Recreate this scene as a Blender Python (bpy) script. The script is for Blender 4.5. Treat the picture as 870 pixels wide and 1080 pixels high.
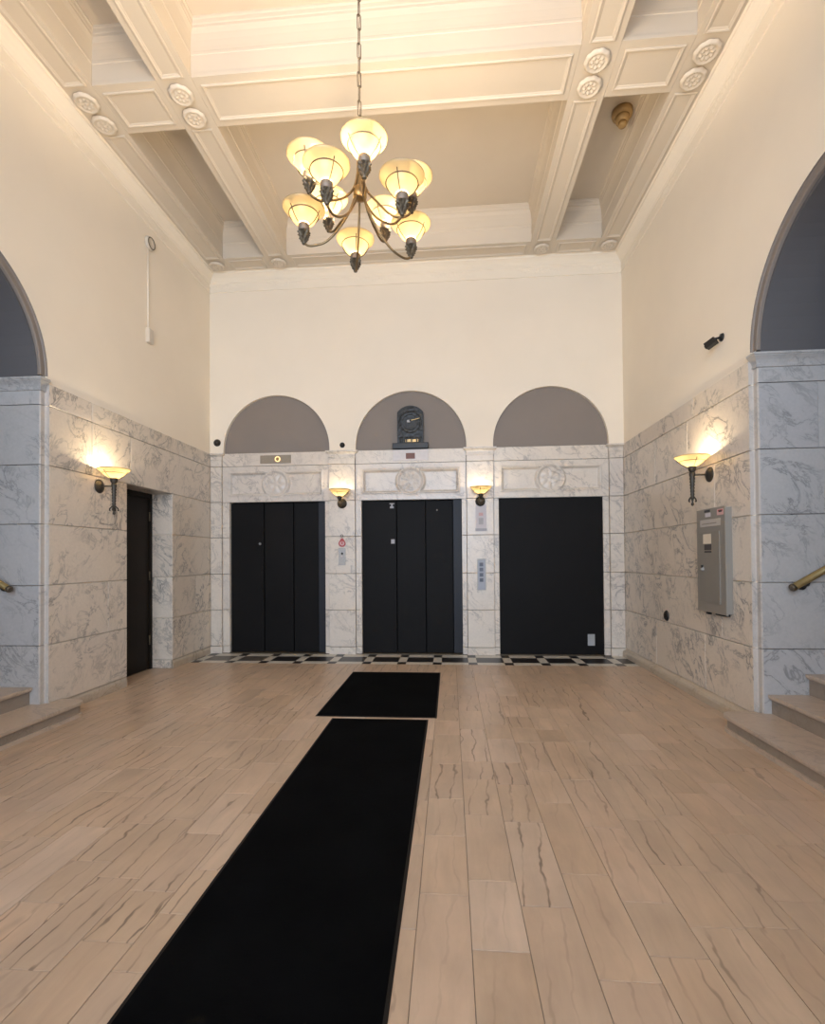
import bpy, bmesh, math, random
from mathutils import Vector, Matrix, noise

for o in list(bpy.data.objects):
    bpy.data.objects.remove(o, do_unlink=True)
SC = bpy.context.scene
COL = SC.collection
R = random.Random(7)
PI = math.pi

# ------------------------------------------------------------------ camera
YAW, PIT, ROL = 0.0759, 0.0137, 0.0078
FPX, CYPX, CAMZ = 520.0, 581.78, 1.318
def cam_dir(d):
    x, y, z = d                                   # right, up, forward
    c, s = math.cos(ROL), math.sin(ROL); x, y = c*x + s*y, -s*x + c*y
    c, s = math.cos(PIT), math.sin(PIT); y, z = c*y + s*z, -s*y + c*z
    c, s = math.cos(YAW), math.sin(YAW); x, z = c*x - s*z, s*x + c*z
    return Vector((x, z, y))
cd = bpy.data.cameras.new('camera'); cam = bpy.data.objects.new('camera', cd); COL.objects.link(cam)
cd.sensor_fit = 'HORIZONTAL'; cd.sensor_width = 36.0
cd.lens = FPX/870.0*36.0; cd.shift_y = (CYPX-540.0)/870.0; cd.clip_start = 0.05
r_, u_, f_ = cam_dir((1,0,0)), cam_dir((0,1,0)), cam_dir((0,0,1))
cam.matrix_world = Matrix(((r_.x,u_.x,-f_.x,0),(r_.y,u_.y,-f_.y,0),(r_.z,u_.z,-f_.z,CAMZ),(0,0,0,1)))
SC.camera = cam

# ------------------------------------------------------------------ world, daylight, exposure
SC.view_settings.view_transform = 'Standard'; SC.view_settings.look = 'None'
SC.view_settings.gamma = 1.0; SC.view_settings.use_curve_mapping = False
SC.view_settings.exposure = 0.52
W = bpy.data.worlds.new('world'); SC.world = W; W.use_nodes = True
W.node_tree.nodes['Background'].inputs[0].default_value = (0.62, 0.78, 1.0, 1)
W.node_tree.nodes['Background'].inputs[1].default_value = 0.8
DAY_W, CH_W, SC_W, FS_W = 330.0, 19.5, 8.5, 3.0       # watts: daylight at the entrance, chandelier lamp, side sconce, pilaster sconce
WARM = (1.0, 0.80, 0.56)
ld = bpy.data.lights.new('daylight', 'AREA'); ld.shape = 'RECTANGLE'; ld.size = 4.2; ld.size_y = 4.3
ld.energy = DAY_W; ld.color = (0.70, 0.82, 1.0)
day = bpy.data.objects.new('daylight', ld); COL.objects.link(day)
day.location = (-0.535, -1.35, 2.95); day.rotation_euler = (math.radians(90), 0, 0)   # outside the entrance, shining in (+y)

# ------------------------------------------------------------------ room dimensions
XL, XR, D, YF = -3.384, 2.315, 6.767, -0.71
XC = -0.535
HZ = [0.0, 0.103, 0.612, 1.1145, 1.63, 2.13, 2.6366, 2.8256]
ZT = HZ[-1]
HB, ZCEIL = 5.38, 5.86
ARC_R, ARC_Z = 0.93, 2.89
YA = {1: 3.985, -1: 3.925}                   # far edge of the side arches (right, left)
GAP = 0.0028                                 # half joint

# ------------------------------------------------------------------ material helpers
def newmat(name):
    m = bpy.data.materials.new(name); m.use_nodes = True
    nt = m.node_tree; b = nt.nodes['Principled BSDF']
    return m, nt, b
def N(nt, t, **kw):
    n = nt.nodes.new(t)
    for k, v in kw.items(): setattr(n, k, v)
    return n
def ramp(nt, src, stops, interp='LINEAR'):
    n = N(nt, 'ShaderNodeValToRGB'); n.color_ramp.interpolation = interp
    e = n.color_ramp.elements
    while len(e) < len(stops): e.new(0.5)
    for i, (p, c) in enumerate(stops):
        e[i].position = p; e[i].color = (c[0], c[1], c[2], 1) if isinstance(c, tuple) else (c, c, c, 1)
    nt.links.new(src, n.inputs[0]); return n.outputs[0]
def mix(nt, fac, a, b, typ='MIX'):
    n = N(nt, 'ShaderNodeMix', data_type='RGBA', blend_type=typ)
    for sock, v in ((n.inputs[0], fac), (n.inputs[6], a), (n.inputs[7], b)):
        if hasattr(v, 'links'): nt.links.new(v, sock)
        elif isinstance(v, tuple): sock.default_value = (*v, 1)
        else: sock.default_value = v
    return n.outputs[2]
def math_(nt, op, a, b=0.0, c=0.0):
    n = N(nt, 'ShaderNodeMath', operation=op)
    for i, v in enumerate((a, b, c)):
        if hasattr(v, 'links'): nt.links.new(v, n.inputs[i])
        else: n.inputs[i].default_value = v
    return n.outputs[0]
def coords(nt, island=False, amp=37.0):
    tc = N(nt, 'ShaderNodeTexCoord'); oi = N(nt, 'ShaderNodeObjectInfo')
    rnd = oi.outputs['Random']
    if island:
        g = N(nt, 'ShaderNodeNewGeometry')
        rnd = math_(nt, 'FRACT', math_(nt, 'ADD', rnd, g.outputs['Random Per Island']))
    v = N(nt, 'ShaderNodeVectorMath', operation='SCALE')
    v.inputs[0].default_value = (1.0, 0.71, 1.37)
    nt.links.new(math_(nt, 'MULTIPLY', rnd, amp), v.inputs['Scale'])
    a = N(nt, 'ShaderNodeVectorMath', operation='ADD')
    nt.links.new(tc.outputs['Object'], a.inputs[0]); nt.links.new(v.outputs[0], a.inputs[1])
    return a.outputs[0], rnd
def mapping(nt, vec, scale=(1,1,1), rot=(0,0,0)):
    m = N(nt, 'ShaderNodeMapping'); m.inputs['Scale'].default_value = scale; m.inputs['Rotation'].default_value = rot
    nt.links.new(vec, m.inputs[0]); return m.outputs[0]
def noise_(nt, vec, scale, detail=6, rough=0.55, dist=0.0):
    n = N(nt, 'ShaderNodeTexNoise'); n.inputs['Scale'].default_value = scale
    n.inputs['Detail'].default_value = detail; n.inputs['Roughness'].default_value = rough; n.inputs['Distortion'].default_value = dist
    nt.links.new(vec, n.inputs['Vector']); return n.outputs['Fac']
def bump(nt, b, h, strength=0.2, dist=0.01):
    n = N(nt, 'ShaderNodeBump'); n.inputs['Strength'].default_value = strength; n.inputs['Distance'].default_value = dist
    nt.links.new(h, n.inputs['Height']); nt.links.new(n.outputs[0], b.inputs['Normal'])

def plain(name, col, rough=0.5, metal=0.0, var=0.06, scale=9.0, bmp=0.0, spec=0.5):
    m, nt, b = newmat(name)
    v, _ = coords(nt)
    f = noise_(nt, v, scale, 5)
    lo = tuple(c*(1-var) for c in col); hi = tuple(min(1, c*(1+var)) for c in col)
    nt.links.new(ramp(nt, f, [(0.3, lo), (0.7, hi)]), b.inputs['Base Color'])
    b.inputs['Roughness'].default_value = rough; b.inputs['Metallic'].default_value = metal
    b.inputs['Specular IOR Level'].default_value = spec
    if bmp: bump(nt, b, noise_(nt, v, scale*12, 4), bmp, 0.002)
    return m
def emis(name, col, strength):
    m, nt, b = newmat(name)
    b.inputs['Base Color'].default_value = (*col, 1)
    b.inputs['Emission Color'].default_value = (*col, 1); b.inputs['Emission Strength'].default_value = strength
    return m
def marble(name, light, dark, rough=0.3, vein=0.75):
    m, nt, b = newmat(name)
    v, rnd = coords(nt)
    d = mapping(nt, mapping(nt, v, (1, 1, 1), (0.72, 0.72, 0.25)), (1.35, 1.35, 0.55))
    cloud = noise_(nt, d, 1.7, 6, 0.6, 0.6)
    n1 = noise_(nt, d, 3.4, 9, 0.64, 0.9)
    n2 = noise_(nt, mapping(nt, mapping(nt, v, (1, 1, 1), (0.45, 0.5, 0.8)), (1.5, 1.5, 0.6)), 4.5, 8, 0.62, 0.7)
    v1 = ramp(nt, math_(nt, 'ABSOLUTE', math_(nt, 'SUBTRACT', n1, 0.5)), [(0.0, 1.0), (0.010, 0.7), (0.026, 0.0)])
    v2 = ramp(nt, math_(nt, 'ABSOLUTE', math_(nt, 'SUBTRACT', n2, 0.52)), [(0.0, 0.9), (0.012, 0.5), (0.028, 0.0)])
    msk = ramp(nt, noise_(nt, d, 1.9, 4), [(0.42, 0.0), (0.62, 1.0)])
    msk2 = ramp(nt, noise_(nt, mapping(nt, v, (1, 1, 1), (1, 2, 3)), 2.2, 4), [(0.50, 0.0), (0.68, 1.0)])
    veins = math_(nt, 'MULTIPLY', math_(nt, 'MAXIMUM', math_(nt, 'MULTIPLY', v1, msk), math_(nt, 'MULTIPLY', v2, msk2)), vein)
    speck = ramp(nt, noise_(nt, v, 45, 4), [(0.35, 0.93), (0.7, 1.0)])
    tint = ramp(nt, rnd, [(0.0, (0.93, 0.92, 0.92)), (0.5, (1.0, 0.99, 0.97)), (1.0, (0.95, 0.93, 0.90))])
    c = mix(nt, cloud, tuple(x*0.88 for x in light), light)
    c = mix(nt, 1.0, c, tint, 'MULTIPLY')
    c = mix(nt, 1.0, c, speck, 'MULTIPLY')
    soft = ramp(nt, math_(nt, 'ABSOLUTE', math_(nt, 'SUBTRACT', n1, 0.5)), [(0.0, 0.32), (0.07, 0.0)])
    c = mix(nt, math_(nt, 'MULTIPLY', soft, msk), c, tuple(0.6*a+0.4*e for a, e in zip(dark, light)))
    c = mix(nt, veins, c, dark)
    nt.links.new(c, b.inputs['Base Color'])
    b.inputs['Roughness'].default_value = rough
    return m
def stone_floor(name):
    m, nt, b = newmat(name)
    v, rnd = coords(nt, island=True, amp=53.0)
    base = ramp(nt, rnd, [(0.0, (0.43, 0.305, 0.205)), (0.2, (0.46, 0.335, 0.232)), (0.42, (0.42, 0.305, 0.212)),
                          (0.6, (0.475, 0.34, 0.238)), (0.8, (0.45, 0.32, 0.215)), (1.0, (0.495, 0.37, 0.27))])
    st = mapping(nt, v, (5.0, 1.1, 3.0), (0, 0, 0.10))
    streak = noise_(nt, st, 2.2, 7, 0.6, 0.4)
    c = mix(nt, 1.0, base, ramp(nt, streak, [(0.3, 1.04), (0.7, 1.28)]), 'MULTIPLY')
    cloud = noise_(nt, v, 3.0, 4)
    c = mix(nt, 1.0, c, ramp(nt, cloud, [(0.3, 0.90), (0.7, 1.06)]), 'MULTIPLY')
    wv = N(nt, 'ShaderNodeTexWave', wave_type='BANDS', bands_direction='X', wave_profile='SIN')
    wv.inputs['Scale'].default_value = 3.6; wv.inputs['Distortion'].default_value = 7.0; wv.inputs['Detail'].default_value = 4.0
    wv.inputs['Detail Scale'].default_value = 1.1; wv.inputs['Detail Roughness'].default_value = 0.62
    nt.links.new(mapping(nt, v, (1.0, 0.42, 1.0), (0, 0, 0.10)), wv.inputs['Vector'])
    ln = ramp(nt, wv.outputs['Fac'], [(0.955, 0.0), (0.992, 0.9), (1.0, 1.0)])
    ln = math_(nt, 'MULTIPLY', ln, ramp(nt, noise_(nt, mapping(nt, v, (3.0, 1.5, 1)), 2.2, 3), [(0.40, 0.15), (0.58, 1.0)]))
    on = ramp(nt, math_(nt, 'FRACT', math_(nt, 'MULTIPLY', rnd, 7.3)), [(0.3, 0.15), (0.75, 0.85)])
    c = mix(nt, math_(nt, 'MULTIPLY', ln, on), c, (0.17, 0.115, 0.075))
    bl = ramp(nt, noise_(nt, mapping(nt, v, (2.4, 1.4, 1)), 1.4, 3), [(0.68, 0.0), (0.80, 0.6)])
    c = mix(nt, bl, c, (0.19, 0.135, 0.095))
    nt.links.new(c, b.inputs['Base Color'])
    nt.links.new(ramp(nt, cloud, [(0.3, 0.30), (0.7, 0.42)]), b.inputs['Roughness'])
    b.inputs['Specular IOR Level'].default_value = 0.4
    bump(nt, b, streak, 0.04, 0.002)
    return m
def translucent(name, col):
    m, nt, b = newmat(name)
    out = nt.nodes['Material Output']
    t = N(nt, 'ShaderNodeBsdfTranslucent'); t.inputs[0].default_value = (*col, 1)
    d = N(nt, 'ShaderNodeBsdfDiffuse'); d.inputs[0].default_value = (*col, 1)
    g = N(nt, 'ShaderNodeBsdfGlossy'); g.inputs['Roughness'].default_value = 0.2
    v, _ = coords(nt); f = noise_(nt, v, 14, 4)
    nt.links.new(mix(nt, f, tuple(c*0.92 for c in col), col), t.inputs[0])
    a = N(nt, 'ShaderNodeMixShader'); a.inputs[0].default_value = 0.2
    nt.links.new(t.outputs[0], a.inputs[1]); nt.links.new(d.outputs[0], a.inputs[2])
    e = N(nt, 'ShaderNodeMixShader'); e.inputs[0].default_value = 0.04
    nt.links.new(a.outputs[0], e.inputs[1]); nt.links.new(g.outputs[0], e.inputs[2])
    nt.links.new(e.outputs[0], out.inputs[0]); return m
def glass(name):
    m, nt, b = newmat(name)
    out = nt.nodes['Material Output']
    t = N(nt, 'ShaderNodeBsdfTransparent'); g = N(nt, 'ShaderNodeBsdfGlossy'); g.inputs['Roughness'].default_value = 0.02
    fr = N(nt, 'ShaderNodeFresnel'); fr.inputs[0].default_value = 1.45
    a = N(nt, 'ShaderNodeMixShader'); nt.links.new(fr.outputs[0], a.inputs[0])
    nt.links.new(t.outputs[0], a.inputs[1]); nt.links.new(g.outputs[0], a.inputs[2])
    nt.links.new(a.outputs[0], out.inputs[0]); return m

MT = dict(
    plaster=plain('cream_plaster', (0.90, 0.79, 0.635), 0.75, var=0.02, scale=1.5, bmp=0.03),
    ceil=plain('ceiling_paint', (0.655, 0.565, 0.45), 0.6, var=0.02, scale=2.0),
    ornament=plain('ornament_paint', (0.68, 0.59, 0.475), 0.6, var=0.04, scale=30),
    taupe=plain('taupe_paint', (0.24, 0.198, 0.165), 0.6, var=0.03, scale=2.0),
    marble=marble('veined_marble', (0.80, 0.70, 0.585), (0.20, 0.18, 0.16), vein=0.95),
    marble_pale=marble('pale_marble', (0.80, 0.715, 0.615), (0.32, 0.28, 0.25), vein=0.75),
    marble_hall_shade=marble('shaded_hall_marble', (0.545, 0.52, 0.50), (0.24, 0.23, 0.22), vein=0.9),  # wall marble again, with the cool shade of the stair halls in its colour
    marble_jamb=marble('jamb_marble', (0.62, 0.56, 0.50), (0.26, 0.24, 0.22), vein=0.6),
    vault=plain('shaded_vault_paint', (0.112, 0.104, 0.104), 0.6, var=0.03, scale=2.0),  # taupe arch paint darkened and greyed: the vault's shade is in the colour
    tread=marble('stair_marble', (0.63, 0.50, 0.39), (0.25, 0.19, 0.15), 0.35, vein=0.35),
    riser=marble('shaded_riser_marble', (0.36, 0.295, 0.235), (0.2, 0.16, 0.12), 0.4, vein=0.45),  # darker than the treads: shading of the step fronts put into the colour
    floor=stone_floor('beige_floor_stone'),
    grout=plain('grout', (0.20, 0.15, 0.11), 0.9),
    white_tile=plain('white_border_tile', (0.60, 0.55, 0.46), 0.35, var=0.12, scale=20),
    black_tile=plain('black_border_tile', (0.018, 0.014, 0.012), 0.35, var=0.3, scale=20),
    grey_tile=plain('grey_border_tile', (0.10, 0.085, 0.07), 0.4, var=0.3, scale=20),
    rug=plain('black_mat_pile', (0.0022, 0.0022, 0.0024), 0.95, var=0.4, scale=3.0, bmp=0.6, spec=0.05),
    rubber=plain('mat_rubber_edge', (0.012, 0.009, 0.007), 0.7, spec=0.2),
    door=plain('charcoal_door_paint', (0.0095, 0.0088, 0.0086), 0.55, var=0.12, scale=1.2, spec=0.10),
    door2=plain('charcoal_door_strip', (0.016, 0.017, 0.022), 0.5, var=0.1, scale=1.2, spec=0.3),
    side_door=plain('brown_black_door_paint', (0.016, 0.012, 0.009), 0.5, var=0.12, scale=1.5, spec=0.12),
    dark=plain('shaft_black', (0.004, 0.004, 0.004), 0.8),
    steel=plain('brushed_steel', (0.40, 0.385, 0.365), 0.5, 0.25, var=0.08, scale=40),
    satin=plain('satin_nickel', (0.62, 0.56, 0.52), 0.45, 0.1, var=0.05, scale=30),
    base_stone=marble('tan_base_marble', (0.60, 0.50, 0.385), (0.28, 0.20, 0.12), 0.4, vein=0.6),
    brass=plain('antique_brass', (0.38, 0.26, 0.12), 0.34, 0.9, var=0.15, scale=25),
    brass_arm=plain('aged_brass_arm', (0.24, 0.165, 0.085), 0.38, 0.85, var=0.2, scale=25),
    brass_plate=plain('brushed_brass_plate', (0.30, 0.25, 0.19), 0.5, 0.4, var=0.06, scale=50),
    brass_rail=plain('rail_brass', (0.36, 0.27, 0.12), 0.42, 0.75, var=0.12, scale=12),
    socket=plain('brown_socket', (0.20, 0.145, 0.10), 0.5, 0.3, var=0.1, scale=20),
    brass_old=plain('bronze_fitting', (0.13, 0.10, 0.065), 0.48, 0.6, var=0.3, scale=40),
    bronze_torch=plain('dark_bronze_sconce', (0.06, 0.05, 0.038), 0.5, 0.5, var=0.3, scale=40),
    bronze=plain('dark_bronze', (0.035, 0.036, 0.036), 0.42, 0.6, var=0.55, scale=22),
    black=plain('black_plastic', (0.010, 0.010, 0.010), 0.4),
    panel=plain('grey_enamel', (0.29, 0.262, 0.222), 0.42, 0.15, var=0.03, scale=3),
    panel_door=plain('grey_enamel_door', (0.27, 0.242, 0.202), 0.42, 0.15, var=0.03, scale=3),
    paper=plain('white_paper', (0.60, 0.55, 0.55), 0.8, var=0.03),
    paper_warm=plain('cream_paper', (0.70, 0.60, 0.46), 0.8, var=0.03),
    ink=plain('printed_ink', (0.06, 0.055, 0.055), 0.7),
    ink_grey=plain('faded_ink', (0.42, 0.40, 0.41), 0.8),
    red=plain('red_print', (0.45, 0.06, 0.06), 0.5),
    pink=plain('pink_print', (0.62, 0.38, 0.36), 0.7),
    plate_blue=plain('blue_grey_plate', (0.36, 0.37, 0.41), 0.5, 0.0, var=0.04),
    button=plain('dark_button', (0.09, 0.10, 0.13), 0.4, var=0.2),
    outlet=plain('grey_plate', (0.36, 0.37, 0.37), 0.5),
    bell=plain('ochre_cap', (0.42, 0.27, 0.11), 0.45, 0.2, var=0.12),
    bowl=translucent('opal_glass', (0.60, 0.525, 0.365)),
    glass=glass('clear_glass'),
    display=emis('red_display', (0.13, 0.055, 0.04), 0.25),
    ringlit=emis('lit_amber_ring', (1.0, 0.72, 0.35), 0.7),
)

# ------------------------------------------------------------------ mesh builder
class MB:
    def __init__(s): s.v = []; s.f = []; s.sm = []
    def add(s, vs, fs, smooth=False):
        k = len(s.v); s.v += [tuple(p) for p in vs]
        s.f += [tuple(i+k for i in f) for f in fs]; s.sm += [smooth]*len(fs); return s
    def box(s, x0, x1, y0, y1, z0, z1):
        vs = [(x,y,z) for z in (z0,z1) for y in (y0,y1) for x in (x0,x1)]
        return s.add(vs, [(0,2,3,1),(4,5,7,6),(0,1,5,4),(2,6,7,3),(0,4,6,2),(1,3,7,5)])
    def slab(s, axis, sgn, face, a0, a1, b0, b1, th, ch=0.004):
        # a panel facing sgn*axis whose front lies at 'face'; chamfered front edges. (a,b) = the two other axes in order
        def P(a, b, d):
            n = face - sgn*d
            return {0:(n,a,b), 1:(a,n,b), 2:(a,b,n)}[axis]
        vs = [P(a,b,th) for a,b in ((a0,b0),(a1,b0),(a1,b1),(a0,b1))]
        vs += [P(a,b,ch) for a,b in ((a0,b0),(a1,b0),(a1,b1),(a0,b1))]
        vs += [P(a,b,0) for a,b in ((a0+ch,b0+ch),(a1-ch,b0+ch),(a1-ch,b1-ch),(a0+ch,b1-ch))]
        fs = [(3,2,1,0),(8,9,10,11)]
        for i in range(4):
            j = (i+1) % 4
            fs += [(i,j,j+4,i+4),(i+4,j+4,j+8,i+8)]
        return s.add(vs, fs)
    def lathe(s, prof, c=(0,0,0), seg=24, axis='Z', smooth=True, cap=True):
        vs = []; n = len(prof)
        for i in range(seg):
            a = 2*PI*i/seg
            for r, h in prof:
                x, y = r*math.cos(a), r*math.sin(a)
                p = {'Z':(x,y,h), 'X':(h,x,y), 'Y':(x,h,y)}[axis]
                vs.append((p[0]+c[0], p[1]+c[1], p[2]+c[2]))
        fs = []
        for i in range(seg):
            j = (i+1) % seg
            for k in range(n-1): fs.append((i*n+k, j*n+k, j*n+k+1, i*n+k+1))
        s.add(vs, fs, smooth)
        if cap:
            for k in (0, n-1):
                if prof[k][0] > 1e-6:
                    base = len(s.v) - seg*n
                    s.f.append(tuple(base+i*n+k for i in range(seg))); s.sm.append(False)
        return s
    def tube(s, pts, rad, seg=10, smooth=True, closed=False, cap=True):
        pts = [Vector(p) for p in pts]; n = len(pts)
        rs = rad if isinstance(rad, (list, tuple)) else [rad]*n
        vs = []; up = None
        for i, p in enumerate(pts):
            if closed: t = pts[(i+1) % n] - pts[i-1]
            else: t = pts[min(i+1, n-1)] - pts[max(i-1, 0)]
            t.normalize()
            if up is None:
                up = Vector((0,0,1)) if abs(t.z) < 0.9 else Vector((1,0,0))
            a = up.cross(t)
            if a.length < 1e-5: a = Vector((1,0,0)).cross(t)
            a.normalize(); b = t.cross(a); up = b
            for k in range(seg):
                q = 2*PI*k/seg
                vs.append(p + (a*math.cos(q) + b*math.sin(q))*rs[i])
        fs = []
        for i in range(n if closed else n-1):
            j = (i+1) % n
            for k in range(seg):
                l = (k+1) % seg
                fs.append((i*seg+k, i*seg+l, j*seg+l, j*seg+k))
        s.add(vs, fs, smooth)
        if cap and not closed:
            b = len(s.v)-n*seg
            s.f.append(tuple(b+k for k in reversed(range(seg)))); s.sm.append(False)
            s.f.append(tuple(b+(n-1)*seg+k for k in range(seg))); s.sm.append(False)
        return s
    def prism(s, poly, axis, d0, d1):
        # poly: outline in the two other axes (in axis order), extruded from d0 to d1
        n = len(poly)
        P = lambda a, b, d: {0:(d,a,b), 1:(a,d,b), 2:(a,b,d)}[axis]
        vs = [P(a,b,d0) for a,b in poly] + [P(a,b,d1) for a,b in poly]
        fs = [tuple(range(n)), tuple(reversed(range(n, 2*n)))]
        for i in range(n):
            j = (i+1) % n; fs.append((i, i+n, j+n, j))
        return s.add(vs, fs)
    def strip(s, rows, closed=False, smooth=False, flip=False):
        n = len(rows[0]); vs = [p for r in rows for p in r]; fs = []
        m = len(rows)
        for i in range(m if closed else m-1):
            j = (i+1) % m
            for k in range(n-1):
                f = (i*n+k, j*n+k, j*n+k+1, i*n+k+1)
                fs.append(f[::-1] if flip else f)
        return s.add(vs, fs, smooth)
    def loop_mould(s, x0, x1, y0, y1, prof):
        # rectangular mitred moulding; prof = (inset from the rectangle towards its middle, z)
        rows = []
        for cx, cy, sx, sy in ((x0,y0,1,1),(x1,y0,-1,1),(x1,y1,-1,-1),(x0,y1,1,-1)):
            rows.append([(cx+sx*i, cy+sy*i, z) for i, z in prof])
        return s.strip(rows, closed=True)
    def mesh(s, name, mat, off=(0,0,0), fix=True):
        me = bpy.data.meshes.new(name)
        me.from_pydata([(p[0]-off[0], p[1]-off[1], p[2]-off[2]) for p in s.v], [], s.f)
        me.polygons.foreach_set('use_smooth', s.sm)
        me.materials.append(mat)
        if fix:
            bm = bmesh.new(); bm.from_mesh(me)
            bmesh.ops.recalc_face_normals(bm, faces=bm.faces); bm.to_mesh(me); bm.free()
        me.update(); return me
    def build(s, name, mat, parent=None, origin=None, fix=True):
        if origin is None:
            lo = [min(p[i] for p in s.v) for i in range(3)]; hi = [max(p[i] for p in s.v) for i in range(3)]
            origin = ((lo[0]+hi[0])/2, (lo[1]+hi[1])/2, (lo[2]+hi[2])/2)
        me = s.mesh(name, MT[mat] if isinstance(mat, str) else mat, origin, fix)
        o = bpy.data.objects.new(name, me); COL.objects.link(o)
        place(o, origin, parent); return o
def wloc(o):
    p = Vector((0,0,0))
    while o is not None: p += o.location; o = o.parent
    return p
def place(o, world, parent):
    if parent is not None:
        o.parent = parent; o.location = Vector(world) - wloc(parent)
    else: o.location = world
def empty(name, loc):
    o = bpy.data.objects.new(name, None); COL.objects.link(o); o.location = loc; o.empty_display_size = 0.1; return o
def tag(o, label=None, cat=None, group=None, kind=None):
    if label: o['label'] = label
    if cat: o['category'] = cat
    if group: o['group'] = group
    if kind: o['kind'] = kind
    return o
def part_label(o, label): o['label'] = label; return o
def arc(cx, cz, r, a0, a1, n):
    return [(cx + r*math.cos(a0+(a1-a0)*i/n), cz + r*math.sin(a0+(a1-a0)*i/n)) for i in range(n+1)]

# ================================================================== SETTING
# ---- side walls (plaster core with the arch and, on the left, the doorway cut out)
def side_wall(sx, name, label):
    X = XR if sx > 0 else XL
    y1 = YA[sx]; y0 = y1 - 2*ARC_R; yc = y1 - ARC_R
    out = [(YF-0.25, 0), (y0, 0)] + arc(yc, ARC_Z, ARC_R+0.002, PI, 0, 48) + [(y1, 0)]
    if sx < 0: out += [(DOOR_Y0-0.02, 0), (DOOR_Y0-0.02, HZ[5]+0.02), (DOOR_Y1+0.02, HZ[5]+0.02), (DOOR_Y1+0.02, 0)]
    out += [(D+0.3, 0), (D+0.3, ZCEIL), (YF-0.25, ZCEIL)]
    m = MB().prism(out, 0, X+sx*0.018, X+sx*0.30)
    w = m.build(name, 'plaster', None, (X+sx*0.018, D/2, 0)); tag(w, label, 'wall', kind='structure')
    return w
DOOR_Y0, DOOR_Y1 = 4.94, 5.787
wall_r = side_wall(1, 'wall_right', 'cream wall on the right with marble wainscot and grey arch')
wall_l = side_wall(-1, 'wall_left', 'cream wall on the left with marble wainscot and recessed dark door')

def wall_slab(parent, sx, y0, y1, z0, z1, mat='marble', th=0.018, X=None):
    X = (XR if sx > 0 else XL) if X is None else X
    MB().slab(0, -sx, X, y0+GAP, y1-GAP, z0+GAP, z1-GAP, th, 0.003).build('marble_slab', mat, parent)
for sx, w in ((1, wall_r), (-1, wall_l)):
    yn, yf = YA[sx]-2*ARC_R, YA[sx]
    for i in range(1, 7):                                   # courses above the base
        z0, z1 = HZ[i], HZ[i+1]
        if sx > 0:
            cuts = {1: [4.70, 5.77], 2: [4.41], 3: [4.45], 4: [4.50], 5: [4.98, 5.75], 6: [4.87]}[i]
            ys = [yf] + cuts + [D-0.002]
            for a, b in zip(ys, ys[1:]): wall_slab(w, 1, a, b, z0, z1)
        else:
            if i <= 4:
                for ys in ([yf, 4.65, DOOR_Y0] if i == 2 else [yf, DOOR_Y0], [DOOR_Y1, 6.35, D-0.002] if i == 2 else [DOOR_Y1, D-0.002]):
                    for a, b in zip(ys, ys[1:]): wall_slab(w, -1, a, b, z0, z1)
            else:
                ys = [yf] + ([4.43, 5.0] if i == 5 else [4.43, 5.41, 5.93]) + [D-0.002]
                for a, b in zip(ys, ys[1:]): wall_slab(w, -1, a, b, z0, z1)
        for a, b in ((YF+0.01, 0.7), (0.7, yn)): wall_slab(w, sx, a, b, z0, z1)
# doorway reveal slabs (left)
for i in range(0, 5):
    MB().slab(1, -1, DOOR_Y1-0.0, XL-0.30, XL-0.004, HZ[i]+GAP, HZ[i+1]-GAP, 0.018, 0.002).build('marble_slab', 'marble', wall_l)
    MB().slab(1, 1, DOOR_Y0+0.0, XL-0.30, XL-0.004, HZ[i]+GAP, HZ[i+1]-GAP, 0.018, 0.002).build('marble_slab', 'marble', wall_l)

MB().slab(2, -1, HZ[5], XL-0.30, XL-0.02, DOOR_Y0, DOOR_Y1, 0.018, 0.002).build('marble_slab', 'marble', wall_l)

# ---- baseboards
def base_board(name, label, X, sx, y0, y1, proj, h=HZ[1]):
    pr = [(0, 0), (proj, 0), (proj, 0.055), (proj*0.85, 0.075), (proj*0.35, 0.09), (proj*0.2, h), (0, h)]
    rows = [[(X - sx*p, y, z) for p, z in pr] for y in (y0, y1)]
    m = MB().strip(rows)
    for rw in rows: m.add(rw, [tuple(range(len(rw)))])
    o = m.build(name, 'base_stone'); tag(o, label, 'baseboard', kind='structure'); return o
base_board('baseboard_right', 'stepped marble baseboard along the right wall below the electrical panel', XR+0.016, 1, YA[1]+0.0, D-0.035, 0.066)
base_board('baseboard_left', 'low flush marble baseboard on the left, stair side of dark door', XL-0.016, -1, YA[-1], DOOR_Y0, 0.018)
base_board('baseboard_left', 'short marble baseboard on the left between dark door and elevator corner', XL-0.016, -1, DOOR_Y1, D-0.035, 0.022)

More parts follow.
